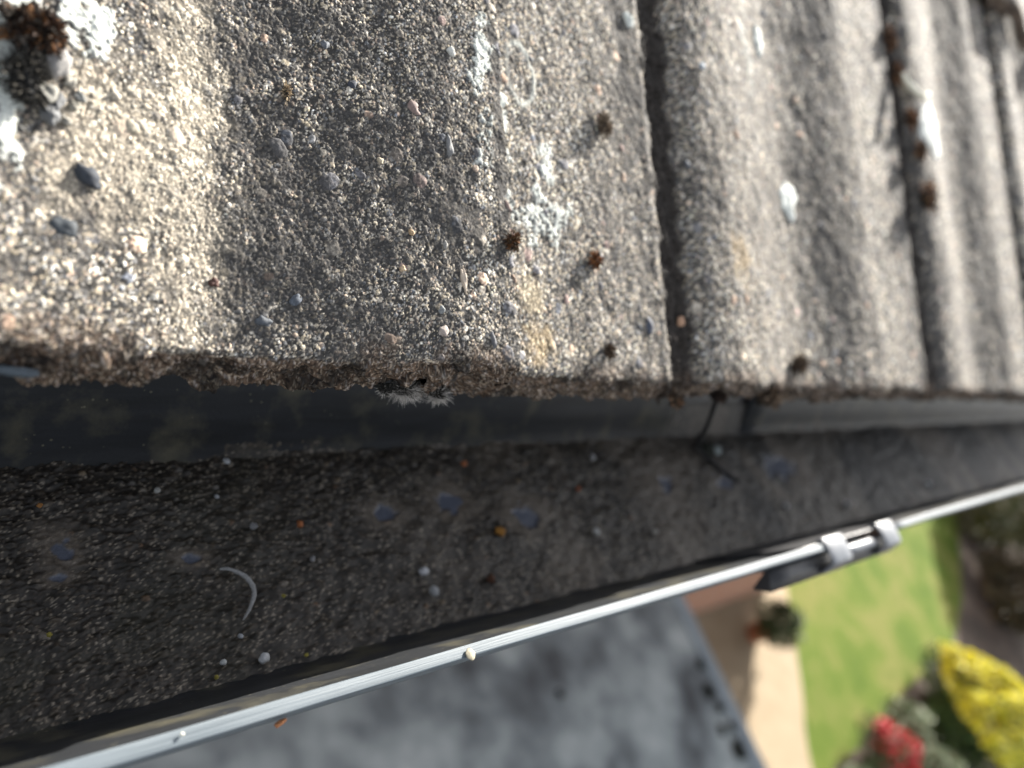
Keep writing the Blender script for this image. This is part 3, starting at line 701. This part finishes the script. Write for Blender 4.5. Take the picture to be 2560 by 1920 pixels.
PEB = [(.0743, .0046, .0011, (.42, .42, .40), "pale grey pebble in the silt, the one nearest the left"), (.0944, .0122, .0013, (.50, .52, .54), "bluish white pebble lying close to the gutter back wall at left"),
       (.1472, -.0296, .0021, (.60, .61, .64), "largest white pebble in the middle of the silt"), (.1486, -.0363, .0021, (.40, .41, .42), "grey pebble just below the largest white one"),
       (.0914, -.0438, .0019, (.62, .63, .64), "white pebble pair piece beside the near rim, the right one"), (.0814, -.0423, .0011, (.58, .60, .60), "small white pebble near the rim, left of the pebble pair piece"),
       (.0973, -.0084, .0015, (.26, .26, .27), "dull grey pebble right of the pale one on dark silt"), (.2508, .0051, .0016, (.50, .50, .50), "white pebble near the back of the gutter below the tile groove"),
       (.2325, -.0266, .0019, (.58, .58, .56), "round white pebble right of the bare spots"), (.0893, .0016, .0008, (.45, .47, .50), "tiny white grain behind the curved strand"),
       (.0870, -.0370, .0009, (.40, .42, .45), "small grey grain between the curved strand and the rim"), (.1325, -.0485, .0013, (.50, .44, .36), "cream pebble resting against the front gutter wall"),
       (.1120, -.0200, .0011, (.30, .30, .31), "dim grey pebble right of the curved strand"), (.2680, -.0310, .0017, (.42, .40, .36), "beige pebble near the front wall right of the round white one"),
       (.455, -.0370, .0028, (.42, .42, .42), "blurred pale pebble in the silt beyond the clips"), (.60, -.0350, .0030, (.48, .50, .52), "blurred bluish pebble furthest along the gutter"), (.385, -.0310, .0024, (.40, .40, .40), "blurred grey pebble opposite the gutter clips")]
for (x, y, r, c, lb) in PEB:
    tag(stone("pebble", (x, y, -.0706 + r * .25), (r * .8, r * .68, r * .62), tuple(.75 * q_ for q_ in c), random.random() * 3, 'world'), lb, "pebble", "loose pebbles in the gutter")
for (x, y, r, c, lb) in [(.1800, .0064, .0015, (.48, .17, .07), "orange fragment near the back wall of the gutter"), (.1110, -.0093, .0013, (.45, .16, .06), "orange fragment in dark silt above the curved strand"),
                         (.1837, -.0205, .0023, (.42, .20, .04), "largest orange brown lump, between two bare spots"), (.2335, -.0080, .0014, (.40, .13, .06), "small orange fragment right of the bare spots"),
                         (.172, -.036, .0020, (.10, .045, .025), "dark rust coloured crumb near the front wall"), (.0475, .003, .0008, (.40, .19, .06), "tiny orange crumb at the left above a bare spot")]:
    tag(stone("orange_crumb", (x, y, -.0706 + r * .3), (r * .85, r * .75, r * .6), tuple(.7 * q_ for q_ in c), random.random() * 3, 'world', lump=.4), lb, "fragment", "orange crumbs in the gutter")
for (x, y, lb) in [(.079, -.0455, "tiny yellow moss speck by the near rim at left"), (.1025, -.0455, "tiny yellow moss speck beside the white pebble pair piece"), (.1005, -.0290, "tiny yellow moss speck right of the curved strand"), (.046, -.028, "tiny yellow moss speck at the left edge of the silt")]:
    tag(stone("yellow_speck", (x, y, -.0700), (.0006, .0005, .0004), (.22, .19, .04), 0, 'world', lump=.4), lb, "moss speck", "yellow specks in the silt")
tag(tube("curved_strand", [(.0850, -.0195, -.0690), (.0872, -.0202, -.0682), (.0905, -.0234, -.0672), (.0916, -.0274, -.0672), (.0900, -.0310, -.0680), (.0880, -.0335, -.0692)], .00062, M_stone, color=(.27, .27, .27), res=8),
    "curved pale grey strand like a dried worm lying on the silt", "strand")
tag(stone("dirt_spot", (.1195, -.0634, -.0285), (.0013, .0014, .0003), (.30, .27, .20), 0, 'world'), "tan dirt spot on the pale gutter rim", "dirt")
tag(stone("leaf_flake", (.0725, -.0652, -.0315), (.0012, .0004, .0009), (.42, .18, .08), .3, 'world', lump=.5), "tiny orange leaf flake clinging outside the gutter rim", "leaf flake")
tag(stone("sand_grain", (.0536, -.0625, -.0284), (.00035, .0003, .0003), (.75, .72, .6), 0, 'world'), "tiny white grain lying on the gutter rim", "grain")

# ------------------------------------------------------------------ house, extension, garden
def box_np(x0, x1, y0, y1, z0, z1):
    V = np.array([(x, y, z) for x in (x0, x1) for y in (y0, y1) for z in (z0, z1)])
    F = [(0, 1, 3, 2), (4, 6, 7, 5), (0, 4, 5, 1), (2, 3, 7, 6), (0, 2, 6, 4), (1, 5, 7, 3)]
    return V, F
def box(name, b, mat_, parent=None, bevel=0):
    V, F = box_np(*b); o = link(name, mesh_np(name, V, F, smooth=False), mat_)
    if parent: put(o, parent)
    if bevel:
        m = o.modifiers.new("bevel", 'BEVEL'); m.width = bevel; m.segments = 2
    return o
house = empty("house", (3.0, 2.0, -4.8)); tag(house, "brick house carrying the tiled roof and the gutter", "house")
XE = 8.6
box("wall", (-4, XE, .42, 6.0, -4.8, -.16), M_brick, house)
box("fascia", (-4, XE, .0405, .060, -.17, -.028), M_fascia, house)
box("soffit", (-4, XE, .0602, .42, -.158, -.15), M_fascia, house)
gb = box("wall_vent", (7.05, 7.20, .375, .4195, -3.2, -3.05), M_fascia, house, .01)
# roof deck: both slopes as one shell, below the tiles
rd = []
Ltop = 3.6
V = []; prof_ = [(.075, -.026), (Ltop, -.026)]
for x in (-4, XE + .05):
    for (uu, kk) in prof_: V.append(uu * U3 + kk * N3 + np.array([x, 0, 0]))
    rt = Ltop * U3 - .026 * N3; V.append(np.array([x, 2 * rt[1], 0]) + np.array([0, 0, -.1]))
    V.append(np.array([x, 2 * rt[1], -.15])); V.append(np.array([x, .075, -.149 + .10]))
V = np.array(V); n5 = 5
Fq = [(i, (i + 1) % n5, n5 + (i + 1) % n5, n5 + i) for i in range(n5)]
me = mesh_np("roof_slope", V, Fq, smooth=False)
M_deck = simple("roof_slope_concrete", [(.3, (.14, .13, .12)), (.7, (.30, .27, .22))], 30, .95, .6, .003)
put(link("roof_slope", me, M_deck), house)

ext = empty("flat_roof_extension", (1.2, -.8, -4.8)); tag(ext, "single-storey extension with a blotchy grey felt flat roof below the gutter", "extension")
box("wall", (-2.9, 3.30, -2.4, .419, -4.8, -2.35), M_brick, ext)
box("roof_surface", (-3.0, 3.40, -2.5, .4185, -2.349, -2.30), M_felt, ext)
box("edge_trim", (3.342, 3.425, -2.52, .418, -2.42, -2.285), M_trim, ext, .008)
box("fascia", (-3.0, 3.34, -2.53, -2.5005, -2.45, -2.285), M_fascia, ext)
def cushion(x, y, z, r, label):
    me = blade_mesh("moss_cushion", 500, None, (r, r, r * .45), r * .35, r * .12, [(.035, .045, .025), (.06, .06, .045), (.03, .03, .03)], frame='world')
    o = link("moss_cushion", me, M_moss); o.location = (x, y, z); tag(o, label, "moss", "dark moss cushions on the felt roof")
for (x, y, r, lb) in [(3.27, -.19, .045, "dark moss cushion on the felt roof, second from the path end"), (3.31, -.07, .035, "moss cushion nearest the house wall beside the roof trim"), (3.30, -.27, .03, "small moss cushion between two larger ones by the trim"),
                      (3.24, -.36, .035, "moss cushion set slightly inward from the trim"), (3.33, -.37, .035, "moss cushion touching the roof trim lower down"), (3.29, -.47, .055, "largest moss cushion on the felt roof near the bottom edge of the picture"), (2.35, .04, .025, "lone tiny moss cushion in the middle of the felt roof")]:
    cushion(x, y, -2.297, r * .72, lb)

# ground
def sheet(name, pts, z, mat_, kind="structure"):
    V = np.array([(x, y, z) for x, y in pts]); me = bpy.data.meshes.new(name); me.from_pydata([tuple(v) for v in V], [], [tuple(range(len(V)))]); me.update()
    o = link(name, me, mat_); tag(o, kind=kind); return o
sheet("ground", [(-150, -150), (200, -150), (200, 150), (-150, 150)], -4.82, M_soil)
edge = catmull([(7.35, -3.2), (7.60, -1.8), (7.72, -1.35), (7.92, -1.04), (8.22, -.73), (8.56, -.29), (8.85, .10), (9.04, .36), (9.1, .45)], 5)
sheet("lawn", [tuple(p) for p in edge] + [(9.5, 3.0), (30, 4.0), (17.0, .9), (15.6, .2), (14.0, -.7), (12.6, -1.18), (11.76, -1.21), (10.25, -1.28), (8.68, -1.46), (8.08, -1.46), (7.9, -1.7), (7.75, -3.2)], -4.808, M_lawn)
sheet("path", [(2.0, -3.5)] + [tuple(p) for p in edge] + [(9.1, 1.2), (2.0, 1.2)], -4.804, M_path)


def plant(name, base, cen, rad, nleaf, leaf, lcols, label, cat_, flowers=None, nstem=7, part_names=("foliage", "stem", "blossom"), clump=.8, group=None):
    root = empty(name, base); tag(root, label, cat_, group)
    rng = np.random.default_rng(random.randint(0, 99999))
    def cloud(n, size, cols, lo=.35, top=False, seedk=0):
        d = rng.normal(size=(n * 2, 3)); d /= np.linalg.norm(d, axis=1)[:, None]
        lump = vn(d[:, 0] * 3.1 + 7 + seedk, d[:, 1] * 3.1 + d[:, 2] * 2.3 + 4, 12)
        keep = lump > (.30 * clump)
        if top: keep &= (d[:, 2] + .25 * d[:, 0] > top + .35 * (lump - .5))
        d = d[keep][:n]; lump = lump[keep][:n]; n = len(d)
        r = (lo + (1 - lo) * rng.random(n) ** .5) * (.72 + .5 * lump)
        p = d * r[:, None] * np.array(rad) + np.array(cen) - np.array(base)
        a = rng.normal(size=(n, 3)) + d * .8; a /= np.linalg.norm(a, axis=1)[:, None]
        b = np.cross(a, rng.normal(size=(n, 3))); b /= np.linalg.norm(b, axis=1)[:, None]; c = np.cross(a, b)
        L = size * (.6 + .8 * rng.random((n, 1)))
        V = np.stack([p - b * L, p - c * L * .5, p + b * L, p + c * L * .5 + a * L * .2], 1).reshape(-1, 3)
        F = np.arange(n * 4).reshape(-1, 4)
        C = np.repeat(np.array(cols)[rng.integers(0, len(cols), n)] * (.7 + .6 * rng.random((n, 1))), 4, 0)
        return mesh_np(name, V, F, C, smooth=False)
    link(part_names[0], cloud(nleaf, leaf, lcols), M_leaf, root)
    st = []
    bv = Vector(base)
    for k in range(nstem):
        e = np.array(cen) + rng.normal(size=3) * np.array(rad) * .45
        m = (np.array(base) * .5 + e * .5) + rng.normal(size=3) * .03
        st.append((np.array(base) + np.array([rng.normal() * .03, rng.normal() * .03, 0]), m, e))
    Vs, Fs = [], []
    for (a, m, e) in st:
        for (p, q, r0, r1) in ((a, m, .012, .009), (m, e, .009, .004)):
            b0 = len(Vs)
            for pt, rr in ((p, r0), (q, r1)):
                for j in range(5): Vs.append(pt - np.array(base) + rr * np.array([math.cos(j * 1.2566), math.sin(j * 1.2566), 0]))
            for j in range(5): Fs.append((b0 + j, b0 + (j + 1) % 5, b0 + 5 + (j + 1) % 5, b0 + 5 + j))
    link(part_names[1], mesh_np("stem", np.array(Vs), Fs, np.tile((.06, .045, .03), (len(Vs), 1))), M_leaf, root)
    if flowers:
        n, sz, cols, top = flowers
        o = link(part_names[2], cloud(n, sz, cols, lo=.82, top=top, seedk=0), M_leaf, root)
    return root
GRN = [(.045, .085, .02), (.07, .12, .03), (.03, .06, .018)]
plant("yellow_bush", (11.2, -1.82, -4.8), (11.15, -1.80, -4.36), (.82, .78, .56), 9000, .035, GRN, "rounded bush covered in bright yellow blossom on the lawn border", "bush", flowers=(6400, .038, [(.86, .82, .04), (.90, .88, .16), (.78, .70, .02), (.86, .84, .30)], -.10), clump=.55)
plant("red_flower_plant", (8.75, -1.66, -4.8), (8.80, -1.60, -4.52), (.46, .40, .26), 1800, .025, GRN + [(.12, .05, .04)], "low plant with bright red flowers at the bottom of the border", "flowering plant", flowers=(900, .028, [(.60, .016, .022), (.66, .06, .07), (.5, .02, .05)], .1))
PALE = [(.16, .21, .12), (.22, .26, .17), (.10, .15, .07), (.3, .32, .22)]
PG = "pale leafy border plants"
plant("pale_plant", (9.75, -1.55, -4.8), (9.7, -1.52, -4.6), (.45, .30, .22), 2200, .03, PALE, "pale silvery green plant between the red flowers and the yellow bush", "plant", group=PG)
plant("pale_plant", (8.1, -1.72, -4.8), (8.05, -1.70, -4.62), (.38, .22, .20), 1600, .03, PALE, "pale silvery green plant left of the red flowers at the lower picture edge", "plant", group=PG)
plant("pale_plant", (9.6, -2.05, -4.8), (9.55, -2.03, -4.50), (.35, .3, .26), 1800, .03, PALE, "cream and green plant below the yellow bush at the lower picture edge", "plant", group=PG)
plant("shrub", (17.2, .55, -4.8), (17.0, .50, -3.95), (1.6, 1.1, .95), 7000, .06, [(.05, .07, .02), (.09, .10, .035), (.13, .12, .06), (.04, .05, .02)], "olive green shrub beyond the lawn at the right edge", "shrub", clump=.9)
plant("shrub", (15.6, -1.0, -4.8), (15.5, -1.0, -4.35), (1.1, .8, .5), 4000, .05, [(.05, .04, .022), (.09, .07, .035), (.03, .03, .015)], "dark brownish low shrub on bare soil behind the yellow bush", "shrub", clump=.9)
pot = empty("potted_plant", (7.85, .02, -4.8)); tag(pot, "potted green plant in a terracotta pot on the pale path", "potted plant")
ang = np.linspace(0, 2 * math.pi, 24, endpoint=False); ring = [(.095, 0), (.12, .16), (.125, .20), (.140, .20), (.140, .235), (.125, .235), (.120, .19), (.02, .185)]
V = np.array([(r * math.cos(a), r * math.sin(a), z) for r, z in ring for a in ang]); F = [(i * 24 + j, i * 24 + (j + 1) % 24, (i + 1) * 24 + (j + 1) % 24, (i + 1) * 24 + j) for i in range(len(ring) - 1) for j in range(24)]
link("pot", mesh_np("pot", V, F), M_terra, pot)
pp = plant("foliage_tmp", (7.85, .02, -4.6), (7.85, .02, -4.42), (.27, .27, .25), 1300, .03, [(.04, .07, .02), (.06, .09, .03), (.09, .10, .05)], "x", "plant", nstem=4, clump=.2)
for ch in list(pp.children): ch.parent = pot; ch.location = (0, 0, .2)
bpy.data.objects.remove(pp)
